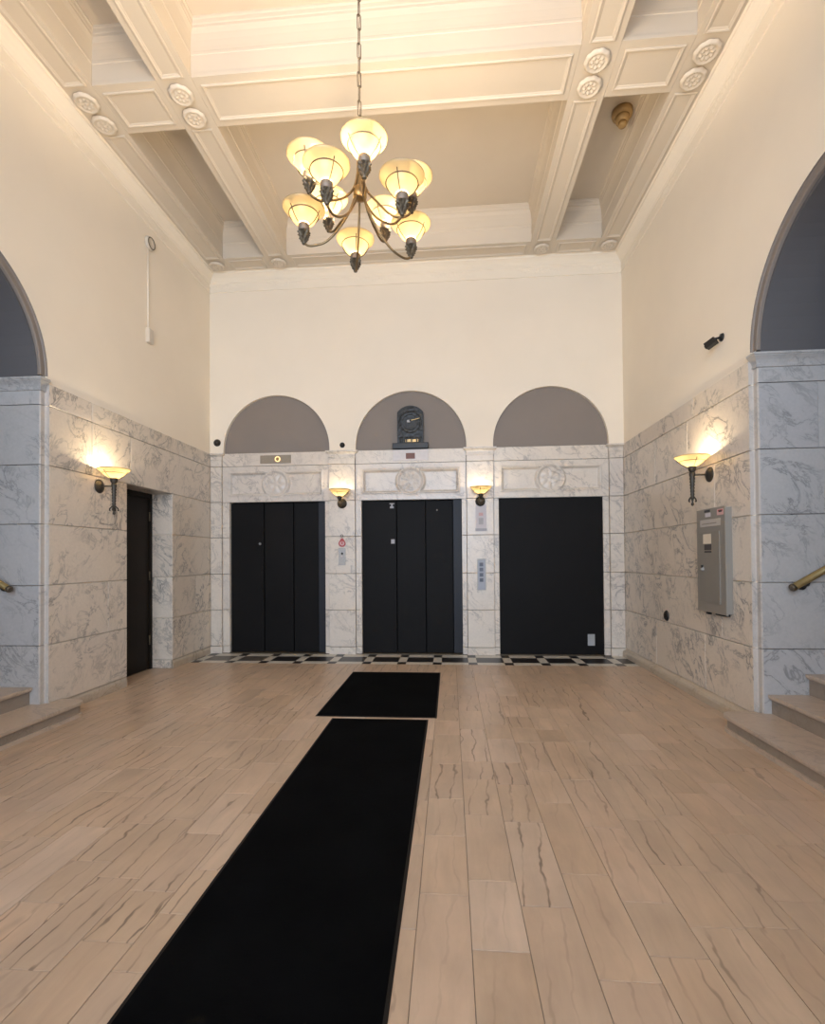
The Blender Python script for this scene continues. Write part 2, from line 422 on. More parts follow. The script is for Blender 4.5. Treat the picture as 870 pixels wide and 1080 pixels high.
# ---- arches: stepped reveal, hall walls, impost, vault, stairs, handrail
def stair_hall(sx):
    X = XR if sx > 0 else XL
    y1 = YA[sx]; y0 = y1 - 2*ARC_R; yc = y1-ARC_R
    side = 'right' if sx > 0 else 'left'
    dd, nn = 0.034, 0.052
    prof = [(0.0, 0.0), (0.0, dd-0.008), (0.006, dd), (nn-0.006, dd), (nn, dd+0.006), (nn, 0.30)]
    # painted arch trim
    rows = []; aprof = [(-0.006, 0.019), (-0.006, 0.0175), (0.0, 0.0165)] + prof[1:]
    for k in range(49):
        a = PI*k/48
        rows.append([(X+sx*d, yc+(ARC_R-n)*math.cos(a), ARC_Z+(ARC_R-n)*math.sin(a)) for n, d in aprof])
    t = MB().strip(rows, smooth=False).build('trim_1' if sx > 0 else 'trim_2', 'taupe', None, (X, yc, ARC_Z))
    tag(t, 'taupe painted stepped arch moulding on the %s wall' % side, 'arch', kind='structure')
    # marble jamb trims by course
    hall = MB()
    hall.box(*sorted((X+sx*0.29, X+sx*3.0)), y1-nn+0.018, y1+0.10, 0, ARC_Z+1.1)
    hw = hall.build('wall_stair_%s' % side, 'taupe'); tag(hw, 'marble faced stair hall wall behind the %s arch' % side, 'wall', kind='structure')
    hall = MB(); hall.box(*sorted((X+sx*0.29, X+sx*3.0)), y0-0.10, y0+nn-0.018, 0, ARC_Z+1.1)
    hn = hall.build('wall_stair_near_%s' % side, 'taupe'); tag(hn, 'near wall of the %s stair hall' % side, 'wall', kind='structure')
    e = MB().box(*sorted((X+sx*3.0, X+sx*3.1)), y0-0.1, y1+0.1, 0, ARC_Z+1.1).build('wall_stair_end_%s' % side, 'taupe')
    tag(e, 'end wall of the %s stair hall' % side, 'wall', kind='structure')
    zs = HZ[:]
    for i in range(0, 7):
        z0, z1 = zs[i]+GAP, zs[i+1]-GAP
        if i == 0: z0 = 0.0
        for y, n_, in ((y1, 1), (y0, -1)):
            poly = [(X+sx*0.0, y), (X+sx*(dd-0.006), y), (X+sx*dd, y-n_*0.006), (X+sx*dd, y-n_*(nn-0.006)), (X+sx*(dd+0.006), y-n_*nn),
                    (X+sx*0.045, y-n_*nn), (X+sx*0.045, y+n_*0.0012), (X+sx*0.012, y+n_*0.0012), (X, y+n_*0.0012)]
            MB().prism(poly, 2, z0, z1).build('jamb_block', 'marble_jamb', hw if n_ > 0 else hn)
            offs = [0.045, 0.47, 1.45, 2.4, 3.0] if i == 5 else ([0.045, 1.1+0.07*i, 2.2, 3.0] if i % 2 else [0.045, 0.98, 1.85, 3.0])
            for a, b in zip(offs, offs[1:]):
                u0, u1 = sorted((X+sx*(a+0.0005), X+sx*(b-0.002)))
                MB().slab(1, -n_, y-n_*nn, u0, u1, z0, z1, 0.018, 0.002).build('marble_slab', 'marble_hall_shade', hw if n_ > 0 else hn)
    # impost moulding on each hall wall, returned round the jamb
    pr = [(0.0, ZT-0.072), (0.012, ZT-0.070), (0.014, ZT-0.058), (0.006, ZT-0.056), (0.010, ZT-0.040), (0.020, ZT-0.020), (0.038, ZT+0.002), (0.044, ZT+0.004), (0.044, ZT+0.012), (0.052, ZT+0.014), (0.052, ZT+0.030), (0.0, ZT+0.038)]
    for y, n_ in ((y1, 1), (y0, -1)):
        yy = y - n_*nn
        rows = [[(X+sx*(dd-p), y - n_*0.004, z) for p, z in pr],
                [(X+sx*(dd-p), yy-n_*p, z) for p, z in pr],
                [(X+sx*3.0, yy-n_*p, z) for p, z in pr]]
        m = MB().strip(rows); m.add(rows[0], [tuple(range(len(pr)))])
        m.build('impost_moulding', 'marble_hall_shade', hw if n_ > 0 else hn)
    # barrel vault
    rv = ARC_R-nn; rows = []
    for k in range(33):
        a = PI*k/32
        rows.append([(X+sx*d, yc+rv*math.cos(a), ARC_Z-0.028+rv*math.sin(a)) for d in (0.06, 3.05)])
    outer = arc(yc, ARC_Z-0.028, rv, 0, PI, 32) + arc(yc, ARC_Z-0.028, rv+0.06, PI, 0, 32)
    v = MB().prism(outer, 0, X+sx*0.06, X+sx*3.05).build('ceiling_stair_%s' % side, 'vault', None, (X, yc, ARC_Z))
    tag(v, 'grey barrel vault, shade put into its colour, over the %s stairs' % side, 'ceiling', kind='structure')
    # steps
    st = empty('staircase', (X, yc, 0))
    tag(st, 'beige marble stairs rising through the arch on the %s' % side, 'stairs')
    nose = [2.040, 2.385, 2.655, 2.925, 3.195, 3.465] if sx > 0 else [-3.120, -3.478, -3.768, -4.048, -4.328, -4.608]
    tops = [0.125, 0.268, 0.425, 0.575, 0.725, 0.875]
    back = X + sx*2.98
    ya, yb = y0+nn+0.002, y1-nn-0.002
    for i, (nx, zt) in enumerate(zip(nose, tops)):
        zb = tops[i-1] if i else 0.0
        if i == 0:
            # curtail step: rounded end running past the pier along the wall
            ex, ey = (0.10, 0.12) if sx > 0 else (0.14, 0.10)
            ye = y1-0.13 if sx > 0 else y1+0.03
            def outline(o_):
                pts = [(nx+sx*o_, y0-0.12), (nx+sx*o_, ye)]
                for k in range(1, 9):
                    q = PI/2*k/8
                    pts.append((nx+sx*(o_+(ex-o_)*(1-math.cos(q))), ye+(ey-o_)*math.sin(q)))
                pts.append((X-sx*0.004, ye+ey-o_))
                pts += [(X-sx*0.004, y1-0.004), (X+sx*dd+sx*0.004, yb), (nose[1]+sx*0.04, yb), (nose[1]+sx*0.04, ya), (X+sx*dd, ya), (X-sx*0.004, y0+0.004), (X-sx*0.004, y0-0.12)]
                return pts
            tr = MB().prism(outline(0.0), 2, zt-0.022, zt)
            tr.build('tread', 'tread', st)
            MB().prism(outline(0.010), 2, zt-0.032, zt-0.022).build('nosing_moulding', 'tread', st)
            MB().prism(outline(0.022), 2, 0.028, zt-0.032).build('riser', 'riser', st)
            MB().prism(outline(0.004), 2, 0.0, 0.028).build('base_strip', 'tread', st)
        else:
            nxt = nose[i+1] + sx*0.05 if i+1 < len(nose) else back
            x0, x1 = sorted((nx, nxt)); x0b, x1b = sorted((nx+sx*0.012, nxt))
            tp = [(nx, zt), (nxt, zt), (nxt, zt-0.036), (nx+sx*0.012, zt-0.036), (nx+sx*0.012, zt-0.026), (nx, zt-0.024)]
            MB().strip([[(p, y, z) for p, z in tp+tp[:1]] for y in (ya, yb)]).add([(p, ya, z) for p, z in tp], [tuple(range(6))]).build('tread', 'tread', st)
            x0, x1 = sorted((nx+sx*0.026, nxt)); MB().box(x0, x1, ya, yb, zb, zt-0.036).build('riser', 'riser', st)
    # handrail
    hx, hz = (2.520, 1.074) if sx > 0 else (-3.612, 1.085)
    sl = 0.58; yr = y1-nn-0.075
    hr = empty('handrail', (hx, yr, hz-0.03))
    tag(hr, 'round brass handrail climbing the %s stairs on the marble wall' % side, 'handrail')
    L = 2.0
    dirv = Vector((sx, 0, sl)).normalized(); p0 = Vector((hx, yr, hz)); p1 = p0 + dirv*L
    MB().tube([p0+dirv*0.012, p1], 0.026, 16).build('rail', 'brass_rail', hr)
    MB().tube([p0-dirv*0.004, p0+dirv*0.004, p0+dirv*0.022], [0.022, 0.029, 0.029], 16).build('end_cap', 'brass_old', hr)
    for tt in (0.14, 1.0, 1.8):
        b = p0 + dirv*tt
        MB().tube([b+Vector((0,0,-0.02)), b+Vector((0,0.01,-0.045)), b+Vector((0,0.045,-0.055)), (b.x, y1-nn-0.002, b.z-0.055)], [0.012,0.011,0.010,0.012], 8)\
            .lathe([(0.0,-0.012),(0.03,-0.010),(0.034,0.0)], (b.x, y1-nn-0.002, b.z-0.055), 14, 'Y').build('bracket', 'bronze', hr)
stair_hall(1); stair_hall(-1)

# ---- back wall: plaster with three lunettes, marble below
wall_b = None
PIL = [(-3.379, -3.215), (-1.675, -1.305), (0.232, 0.598), (2.128, XR-0.002)]
DOORS = [(-3.112, -1.734), (-1.222, 0.166), (0.666, 2.047)]
LUN = [(-3.205, -1.672), (-1.300, 0.236), (0.600, 2.136)]
out = [(XL-0.3, ZT)]
for a, b in LUN:
    r = (b-a)/2; out += [(a, ZT)] + [((a+b)/2 + r*math.cos(PI - PI*k/40), ZT+0.048 + r*math.sin(PI*k/40)) for k in range(41)] + [(b, ZT)]
out += [(XR+0.3, ZT), (XR+0.3, ZCEIL), (XL-0.3, ZCEIL)]
wall_b = MB().prism(out, 1, D+0.012, D+0.09).build('wall_back', 'plaster', None, (XC, D+0.012, 0))
tag(wall_b, 'off-white back wall with three lunettes above the elevator doors', 'wall', kind='structure')
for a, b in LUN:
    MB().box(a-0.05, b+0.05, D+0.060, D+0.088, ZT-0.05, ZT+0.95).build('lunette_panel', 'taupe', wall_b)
MB().box(XL-0.3, XR+0.3, D+0.30, D+0.36, 0, ZCEIL).build('backing', 'dark', wall_b)
def bslab(x0, x1, z0, z1, face=D, mat='marble_pale', th=0.12):
    MB().slab(1, -1, face, x0+GAP*0.8, x1-GAP*0.8, z0+GAP, z1-GAP, th, 0.003).build('marble_slab', mat, wall_b)
# jamb strips beside each door
for i, (a, b) in enumerate(DOORS):
    l, r = PIL[i][1], PIL[i+1][0]
    for k in range(0, 5):
        bslab(l, a+GAP, HZ[k], HZ[k+1]); bslab(b-GAP, r, HZ[k], HZ[k+1])
    bslab(l, r, HZ[6], HZ[7])
# pilasters with base and capital
for i, (a, b) in enumerate(PIL):
    for k in range(0, 7):
        bslab(a, b, HZ[k], HZ[k+1] - (0.105 if k == 6 else 0), D-0.028, 'marble_pale', 0.14)
    MB().slab(1, -1, D-0.034, a-0.002, b+0.002, 0.0, HZ[1]-GAP, 0.02, 0.003).build('pilaster_base', 'marble_pale', wall_b)
    pr = [(0.0, ZT-0.108), (0.004, ZT-0.092), (0.004, ZT-0.08), (0.0, ZT-0.07), (0.002, ZT-0.05), (0.018, ZT-0.034), (0.036, ZT-0.026), (0.040, ZT-0.024), (0.040, ZT-0.004), (0.0, ZT)]
    a2, b2 = a+0.001, b-0.001
    ea = 0 if i == 0 else 1; eb = 0 if i == 3 else 1
    rows = [[(a2-ea*p, D+0.02, z) for p, z in pr], [(a2-ea*p, D-0.028-p, z) for p, z in pr], [(b2+eb*p, D-0.028-p, z) for p, z in pr], [(b2+eb*p, D+0.02, z) for p, z in pr]]
    m = MB().strip(rows); m.add([rows[0][-1], rows[1][-1], rows[2][-1], rows[3][-1]], [(0,1,2,3)])
    m.build('capital', 'marble_pale', wall_b)
# carved frieze slabs (sunk panel with a roundel), as relief
def sstep(x): x = max(0.0, min(1.0, x)); return x*x*(3-2*x)
for i in range(3):
    x0, x1, z0, z1 = PIL[i][1]+GAP, PIL[i+1][0]-GAP, HZ[5]+0.002, HZ[6]-GAP
    cx, cz = (x0+x1)/2, (z0+z1)/2+0.005
    hw_, hh = (x1-x0)/2-0.115, 0.150; rr = 0.192
    nx, nz = 150, 56; vs = []
    for j in range(nz+1):
        for k in range(nx+1):
            x = x0+(x1-x0)*k/nx; z = z0+(z1-z0)*j/nz
            db = min(hw_-abs(x-cx), hh-abs(z-cz))                    # inside distance to the panel edge
            dr = math.hypot(x-cx, z-cz)
            h = -0.040*sstep(db/0.020) + 0.014*math.exp(-((db+0.010)/0.008)**2)
            if dr < rr+0.03:
                w_ = sstep((rr+0.02-dr)/0.02)
                hd = 0.016*math.exp(-((dr-rr+0.012)/0.012)**2) - 0.008
                if dr < rr-0.04:
                    th = math.atan2(z-cz, x-cx)
                    hd = -0.020 + 0.014*abs(math.sin(3*th+0.4*i))*math.exp(-((dr-0.085)/0.045)**2) + 0.010*math.exp(-(dr/0.03)**2)
                h = h*(1-w_) + hd*w_
            vs.append((x, D-0.001-h, z))
    fs = [(j*(nx+1)+k, j*(nx+1)+k+1, (j+1)*(nx+1)+k+1, (j+1)*(nx+1)+k) for j in range(nz) for k in range(nx)]
    m = MB().add(vs, fs, True).box(x0, x1, D+0.045, D+0.12, z0, z1)
    m.build('carved_frieze_slab', 'marble_pale', wall_b, fix=False)

# ---- elevator doors
def elevator(n, a, b, lab):
    e = empty('door_%d' % n, ((a+b)/2, D, 0)); tag(e, lab, 'elevator door', kind='structure')
    return e
zt = HZ[5]-0.001
d1 = elevator(1, *DOORS[0], 'charcoal three-panel elevator door below the brass-plated lintel, left of the three')
a, b = DOORS[0]
for x0, x1, dp, mt in ((a, -2.633, 0.050, 'door'), (-2.625, -2.210, 0.062, 'door'), (-2.202, -1.848, 0.074, 'door'), (-1.842, b, 0.045, 'door2')):
    MB().slab(1, -1, D+dp, x0, x1, 0.014, zt-(0.0 if mt == 'door2' else 0.012), 0.05, 0.003).build('door_panel' if mt == 'door' else 'jamb_strip', mt, d1)
MB().lathe([(0.0,-0.016),(0.012,-0.014),(0.014,-0.006),(0.020,0.0)], (-2.690, D+0.050, 1.541), 14, 'Y').build('lock', 'steel', d1)
d2 = elevator(2, *DOORS[1], 'charcoal three-panel elevator door below the arched bronze clock, middle of the three')
a, b = DOORS[1]
for x0, x1, dp, mt in ((a, -0.742, 0.050, 'door'), (-0.734, -0.338, 0.062, 'door'), (-0.330, 0.040, 0.074, 'door'), (0.046, b, 0.045, 'door2')):
    MB().slab(1, -1, D+dp, x0, x1, 0.014, zt-(0.0 if mt == 'door2' else 0.012), 0.05, 0.003).build('door_panel' if mt == 'door' else 'jamb_strip', mt, d2)
for bb in ((-0.835, -0.765, 2.075, 2.088), (-0.812, -0.79, 2.045, 2.075), (-0.828, -0.775, 2.018, 2.045)):
    MB().box(bb[0], bb[1], D+0.047, D+0.050, bb[2], bb[3]).build('sticker', 'ink_grey', d2)
MB().box(-0.815, -0.765, D+0.046, D+0.050, 1.525, 1.585).build('sticker', 'ink_grey', d2)
MB().lathe([(0.0,-0.01),(0.009,-0.009),(0.011,0.0)], (-0.175, D+0.074, 1.985), 12, 'Y').build('lock', 'steel', d2)
d3 = elevator(3, *DOORS[2], 'plain charcoal panel closing the right-hand elevator opening')
a, b = DOORS[2]
MB().slab(1, -1, D+0.020, a, b, 0.010, zt-0.002, 0.05, 0.003).build('door_panel', 'door', d3)
MB().slab(1, -1, D+0.012, 1.831, 1.924, 0.130, 0.284, 0.0078, 0.002).build('grille_plate', 'outlet', d3)
for i, (a, b) in enumerate(DOORS):
    MB().box(a, b, D-0.02, D+0.13, 0.0, 0.010).build('sill', 'brass_old', (d1, d2, d3)[i])

# ---- side door in the left wall
sd = empty('door_4', (XL-0.28, (DOOR_Y0+DOOR_Y1)/2, 0)); tag(sd, 'dark brown flush door recessed in the left marble wall', 'door', kind='structure')
MB().slab(0, 1, XL-0.272, DOOR_Y0+0.045, DOOR_Y1-0.045, 0.008, HZ[5]-0.06, 0.045, 0.003).build('door_leaf', 'side_door', sd)
for fb in ((DOOR_Y0+0.001, DOOR_Y0+0.045, 0, HZ[5]-0.001), (DOOR_Y1-0.045, DOOR_Y1-0.001, 0, HZ[5]-0.001), (DOOR_Y0+0.045, DOOR_Y1-0.045, HZ[5]-0.06, HZ[5]-0.001)):
    MB().box(XL-0.32, XL-0.255, *fb).build('frame', 'side_door', sd)
for z in (0.35, 1.13, 1.85):
    MB().tube([(XL-0.262, DOOR_Y1-0.047, z-0.055), (XL-0.262, DOOR_Y1-0.047, z+0.055)], 0.009, 8).build('hinge', 'brass_old', sd)
MB().lathe([(0.0,0.05),(0.018,0.047),(0.026,0.03),(0.018,0.012),(0.012,0.0),(0.03,-0.002)], (XL-0.27, DOOR_Y0+0.11, 1.0), 14, 'X').build('knob', 'brass', sd)
MB().box(XL-0.05, XL-0.012, DOOR_Y0+0.0005, DOOR_Y0+0.010, 0.885, 0.925).build('strike_catch', 'steel', sd)
MB().box(XL-0.42, XL-0.34, DOOR_Y0-0.1, DOOR_Y1+0.1, 0, HZ[5]+0.1).build('backing', 'dark', sd)

# ---- entrance wall behind the camera
EX0, EX1, EZ = XC-2.0, XC+2.0, 4.95  # unseen opening, heightened so daylight reaches the upper walls
wf = MB().prism([(XL-0.3,0),(EX0,0),(EX0,EZ),(EX1,EZ),(EX1,0),(XR+0.3,0),(XR+0.3,ZCEIL),(XL-0.3,ZCEIL)], 1, YF-0.25, YF).build('wall_front', 'plaster', None, (XC, YF, 0))
tag(wf, 'cream entrance wall behind the viewer', 'wall', kind='structure')
ew = empty('window_1', (XC, YF-0.12, 0)); tag(ew, 'unseen glazed entrance screen behind the viewer, made tall for daylight', 'window', kind='structure')
for k in range(5):
    x = EX0 + (EX1-EX0)*k/4
    MB().box(max(EX0, x-0.03), min(EX1, x+0.03), YF-0.15, YF-0.09, 0, EZ).build('mullion', 'brass_old', ew)
for z in (0.0, 2.2, 3.5, EZ-0.06):
    for k in range(4): MB().box(EX0+(EX1-EX0)*k/4+0.03, EX0+(EX1-EX0)*(k+1)/4-0.03, YF-0.149, YF-0.091, z, z+0.06).build('rail', 'brass_old', ew)
for k in range(4):
    for z0, z1 in ((0.06, 2.2), (2.26, 3.5), (3.56, EZ-0.06)):
        x0 = EX0 + (EX1-EX0)*k/4+0.03; MB().box(x0, x0+(EX1-EX0)/4-0.06, YF-0.124, YF-0.116, z0, z1).build('pane', 'glass', ew)

# ---- floor: stone tiles laid in columns, checker border at the elevators
fl = MB().box(XL-3.2, XR+3.2, YF-0.3, D+0.4, -0.12, -0.004).build('floor', 'grout', None, (XC, D/2, -0.004))
tag(fl, 'beige stone tile floor of the lobby with checkered border', 'floor', kind='structure')
TW, TX0 = 0.1935, 0.0625
LENS = [0.26, 0.31, 0.36, 0.41, 0.46, 0.52, 0.60]
RUGS = [(-0.985, -0.188, 0.55, 4.030), (-1.140, -0.120, 4.078, 5.690)]
tiles = []
k0 = int(math.floor((XL-TX0)/TW))
for k in range(k0, 40):
    xa, xb = max(XL, TX0+TW*k), min(XR-0.0, TX0+TW*(k+1))
    if xb-xa < 0.01: continue
    y = 6.135
    first = True
    while y > YF:
        L = R.choice(LENS)
        if first: L = R.uniform(0.12, 0.5); first = False
        ya = max(YF, y-L)
        if ya-YF < 0.1: ya = YF
        tiles.append((xa, xb, ya, y)); y = ya
def vis(t):
    xa, xb, ya, yb = t; xm, ym = (xa+xb)/2, (ya+yb)/2
    if ym < 1.25 or abs(xm+0.076*ym) > 0.86*ym+0.15: return 0
    for a, b, c, d in RUGS:
        if xa >= a-0.01 and xb <= b+0.01 and ya >= c-0.01 and yb <= d+0.01: return 0
    return (xb-xa)*(yb-ya)/ym**3
order = sorted(tiles, key=vis, reverse=True)
near = set(order[:300]); tmesh = {}
rest = MB()
for t in tiles:
    xa, xb, ya, yb = t
    g = 0.0011; zj = R.uniform(-0.0005, 0.0)
    if t in near:
        key = (round(xb-xa, 4), round(yb-ya, 4))
        if key not in tmesh:
            hx_, hy_ = (xb-xa)/2-g, (yb-ya)/2-g
            tmesh[key] = MB().slab(2, 1, 0.0, -hx_, hx_, -hy_, hy_, 0.012, 0.0010).mesh('floor_tile', MT['floor'])
        o = bpy.data.objects.new('floor_tile', tmesh[key]); COL.objects.link(o); place(o, ((xa+xb)/2, (ya+yb)/2, zj), fl)
    else:
        rest.slab(2, 1, zj, xa+g, xb-g, ya+g, yb-g, 0.012, 0.0010)
ro = rest.build('far_floor_tiles', 'floor', fl); ro['kind'] = 'stuff'
for ya, yb in ((DOOR_Y0+0.001, 5.36), (5.36, DOOR_Y1-0.001)):      # threshold of the recessed door
    MB().slab(2, 1, 0.0, XL-0.268, XL-0.0012, ya, yb-0.002, 0.012, 0.001).build('floor_tile', 'floor', fl)
# border: long and short pieces in three rows
per, sh = 0.4465, 0.108
x = -2.905 - per*2; rowsY = [(6.139, 6.268), (6.268, 6.572), (6.572, D-0.03)]
while x < XR:
    for (xa, xb, cols) in ((x, x+sh, ('black_tile', 'white_tile', 'black_tile')), (x+sh, x+per, ('white_tile', 'black_tile', 'white_tile'))):
        xa2, xb2 = max(XL+0.002, xa), min(XR-0.002, xb)
        if xb2-xa2 < 0.02: continue
        for (ya, yb), c in zip(rowsY, cols):
            if c == 'black_tile' and xb-xa > 0.2 and R.random() < 0.14 or (c == 'black_tile' and (xa < -2.7 and xb-xa > 0.2)): c = 'grey_tile'
            MB().slab(2, 1, 0.0, xa2+0.0012, xb2-0.0012, ya+0.0012, yb-0.0012, 0.012, 0.001).build('border_tile', c, fl)
    x += per

# ---- ceiling: slab, beams, coffer mouldings, rosettes
ce = MB().box(XL-0.3, XR+0.3, YF-0.3, D+0.4, ZCEIL, ZCEIL+0.12).build('ceiling', 'ceil', None, (XC, D/2, ZCEIL))
tag(ce, 'cream coffered plaster ceiling with moulded beams and rosettes', 'ceiling', kind='structure')
BX = [(-2.440, -2.150), (1.087, 1.377)]             # lengthwise beams
EXI = (-3.030, 1.967)                               # inner edges of the beams along the side walls
YB = [(3.955, 4.410), (1.615, 2.070)]               # cross beams
YEB, YEF = 6.395, -0.34                             # inner edges of the end beams
# rosette
def rosette_mesh():
    seg, rings = 40, 12; vs = [(0,0,-0.040)]
    for j in range(1, rings+1):
        r = 0.098*j/rings
        for k in range(seg):
            th = 2*PI*k/seg; q = r/0.098
            rr = r*(1+0.07*abs(math.sin(5*th))*(q > 0.85))
            h = 0.022 + 0.012*math.exp(-((q-0.82)/0.10)**2) + 0.018*math.exp(-((q-0.45)/0.13)**2)*abs(math.cos(4*th)) + 0.012*math.exp(-(q/0.16)**2)
            h += 0.004*abs(math.sin(10*th))*(q > 0.6)
            if j == rings: h = 0.012
            vs.append((rr*math.cos(th), rr*math.sin(th), -h))
    fs = [(0, 1+(k+1) % seg, 1+k) for k in range(seg)]
    for j in range(rings-1):
        for k in range(seg):
            l = (k+1) % seg; a = 1+j*seg; fs.append((a+k, a+l, a+seg+l, a+seg+k))
    m = MB().add(vs, fs, True)
    m.lathe([(0.080, 0.0), (0.080, -0.012), (0.098, -0.0125)], (0,0,0), 40, 'Z', False, False)
    return m.mesh('rosette', MT['ornament'])
ROS = rosette_mesh()
def rosette(x, y, parent):
    o = bpy.data.objects.new('rosette', ROS); COL.objects.link(o); o.rotation_euler = (0, 0, R.uniform(0, 1)); place(o, (x, y, HB-0.001), parent); return o
PM = [(0.0, HB-0.001), (0.0, HB-0.010), (0.008, HB-0.014), (0.018, HB-0.012), (0.022, HB-0.006), (0.030, HB-0.004), (0.036, HB+0.0)]
def panel_mould(beam, x0, x1, y0, y1):
    MB().loop_mould(x0, x1, y0, y1, PM).build('panel_moulding', 'ceil', beam)
def beam(x0, x1, y0, y1, cross=False):
    m = MB().box(x0, x1, y0, y1, HB+0.012, ZCEIL)
    if not cross: m.box(x0-0.010, x1+0.010, y0-0.010, y1+0.010, HB, HB+0.03)
    else: m.box(x0+0.010, x1-0.010, y0-0.010, y1+0.010, HB+0.0006, HB+0.03)
    return m.build('ceiling_beam', 'ceil', ce)
RY = (4.075, 4.300)
segsY = [(YEF, YB[1][0]), (YB[1][1], YB[0][0]), (YB[0][1], YEB)]
for x0, x1 in BX:
    b_ = beam(x0, x1, YF, D)
    for ya, yb in segsY: panel_mould(b_, x0+0.045, x1-0.045, ya+0.02, yb-0.02)
    xm = (x0+x1)/2
    for y in RY + (1.73, 1.955, 6.52): rosette(xm, y, b_)
for s_, xe, X in ((-1, EXI[0], XL), (1, EXI[1], XR)):
    x0, x1 = sorted((xe, X+s_*0.02)); b_ = beam(x0, x1, YF, D)
    xo = X - s_*0.115
    pa, pb = sorted((xe+s_*0.030, xo-s_*0.004))
    for ya, yb in segsY: panel_mould(b_, pa, pb, ya+0.02, yb-0.02)
    for y in RY + (1.73, 1.955, 6.52): rosette(-3.168 if s_ < 0 else 2.092, y, b_)
for y0, y1 in YB:
    for xa, xb in ((EXI[0], BX[0][0]), (BX[0][1], BX[1][0]), (BX[1][1], EXI[1])):
        b_ = beam(xa+0.002, xb-0.002, y0, y1, True); panel_mould(b_, xa+0.06, xb-0.06, y0+0.055, y1-0.055)
for y0, y1 in ((YEB, D+0.02), (YF-0.02, YEF)):
    for xa, xb in ((EXI[0], BX[0][0]), (BX[0][1], BX[1][0]), (BX[1][1], EXI[1])):
        b_ = beam(xa+0.002, xb-0.002, y0, y1, True)
        pa, pb = (y0+0.04, D-0.13) if y0 > 3 else (YF+0.13, y1-0.04)
        panel_mould(b_, xa+0.06, xb-0.06, pa, pb)
# coffer crown mouldings
CR = [(0.0, HB+0.195), (0.016, HB+0.200), (0.016, HB+0.222), (0.008, HB+0.228), (0.010, HB+0.262), (0.022, HB+0.315), (0.048, HB+0.365), (0.085, HB+0.395), (0.100, HB+0.402), (0.100, HB+0.425), (0.118, HB+0.432), (0.130, ZCEIL-0.02), (0.165, ZCEIL-0.012), (0.172, ZCEIL)]
CR = [(i*0.30, z) for i, z in CR]
for ya, yb in segsY:
    for xa, xb in ((EXI[0], BX[0][0]), (BX[0][1], BX[1][0]), (BX[1][1], EXI[1])):
        MB().loop_mould(xa, xb, ya, yb, CR).build('coffer_moulding', 'ceil', ce)
# wall cornices with applied leaf sprays
CP = [(0.0, 5.135), (0.012, 5.138), (0.014, 5.155), (0.006, 5.16), (0.006, 5.262), (0.014, 5.266), (0.018, 5.280), (0.030, 5.290), (0.052, 5.318), (0.086, 5.345), (0.100, 5.352), (0.102, 5.372), (0.118, HB+0.001)]
def leaf_spray(axis, at, face, sgn, z, parent, L=0.52):
    m = MB()
    for k in range(-6, 7):
        t = k/6.0; c_ = at + t*L/2
        h = 0.034*(1-0.55*abs(t)); w_ = 0.026; d = 0.013*(1-0.4*abs(t))
        zz = z + 0.012*math.sin(k*1.9)
        tilt = 0.5*t
        vs = []
        for q in range(8):
            a = 2*PI*q/8; du = w_*math.cos(a); dz = h*math.sin(a)
            vs.append((c_+du+tilt*dz, zz+dz, 0.0))
        vs.append((c_, zz, d)); 
        pts = [((face+sgn*n, u, zq) if axis == 0 else (u, face+sgn*n, zq)) for u, zq, n in vs]
        m.add(pts, [(q, (q+1) % 8, 8) for q in range(8)], True)
    o = m.build('leaf_ornament', 'plaster', parent); return o
def cornice(n, axis, face, sgn, c0, c1, lab, sprays):
    rows = []
    for c_, e in ((c0, 1), (c1, -1)):
        rows.append([((face+sgn*p, c_+e*p, z) if axis == 0 else (c_+e*p, face+sgn*p, z)) for p, z in CP])
    o = MB().strip(rows).build('trim_%d' % n, 'plaster'); tag(o, lab, 'cornice', kind='structure')
    for s_ in sprays: leaf_spray(axis, s_, face+sgn*0.006, sgn, 5.225, o)
cornice(3, 0, XR+0.018, -1, YF, D+0.012, 'cream plaster cornice with leaf sprays above the right wall', [1.84, 4.19, 5.4, 3.0, 6.5])
cornice(4, 0, XL-0.018, 1, YF, D+0.012, 'cream plaster cornice with leaf sprays above the left wall', [1.84, 4.19, 5.4, 3.0, 6.5])
cornice(5, 1, D+0.012, -1, XL-0.018, XR+0.018, 'off-white plaster cornice with leaf sprays above the elevators', [-3.17, -2.295, -1.12, 0.05, 1.232, 2.09])
cornice(6, 1, YF, 1, XL, XR, 'cream plaster cornice above the entrance wall', [])

# ================================================================== THINGS
# ---- mats
def mat_rug(x0, x1, y0, y1, lab):
    r = empty('floor_mat', ((x0+x1)/2, (y0+y1)/2, 0)); tag(r, lab, 'mat', 'black floor mats in line to the elevators')
    e = 0.014; z = 0.0006
    MB().slab(2, 1, 0.0045, x0, x1, y0, y1, 0.0039, 0.003).build('rubber_edge', 'rubber', r)
    m = MB(); nx, ny = 12, max(4, int((y1-y0)*10)); vs = []
    for j in range(ny+1):
        for i in range(nx+1):
            x = x0+e+(x1-x0-2*e)*i/nx; y = y0+e+(y1-y0-2*e)*j/ny
            edge = i in (0, nx) or j in (0, ny)
            vs.append((x, y, 0.0046 if edge else 0.009+0.0012*noise.noise(Vector((x*3, y*3, 0)))))
    m.add(vs, [(j*(nx+1)+i, j*(nx+1)+i+1, (j+1)*(nx+1)+i+1, (j+1)*(nx+1)+i) for j in range(ny) for i in range(nx)], True)
    m.build('pile', 'rug', r)
mat_rug(*RUGS[0], 'long black runner mat stretching towards the viewer')
mat_rug(*RUGS[1], 'shorter wider black mat nearest the elevators, beyond the long runner')

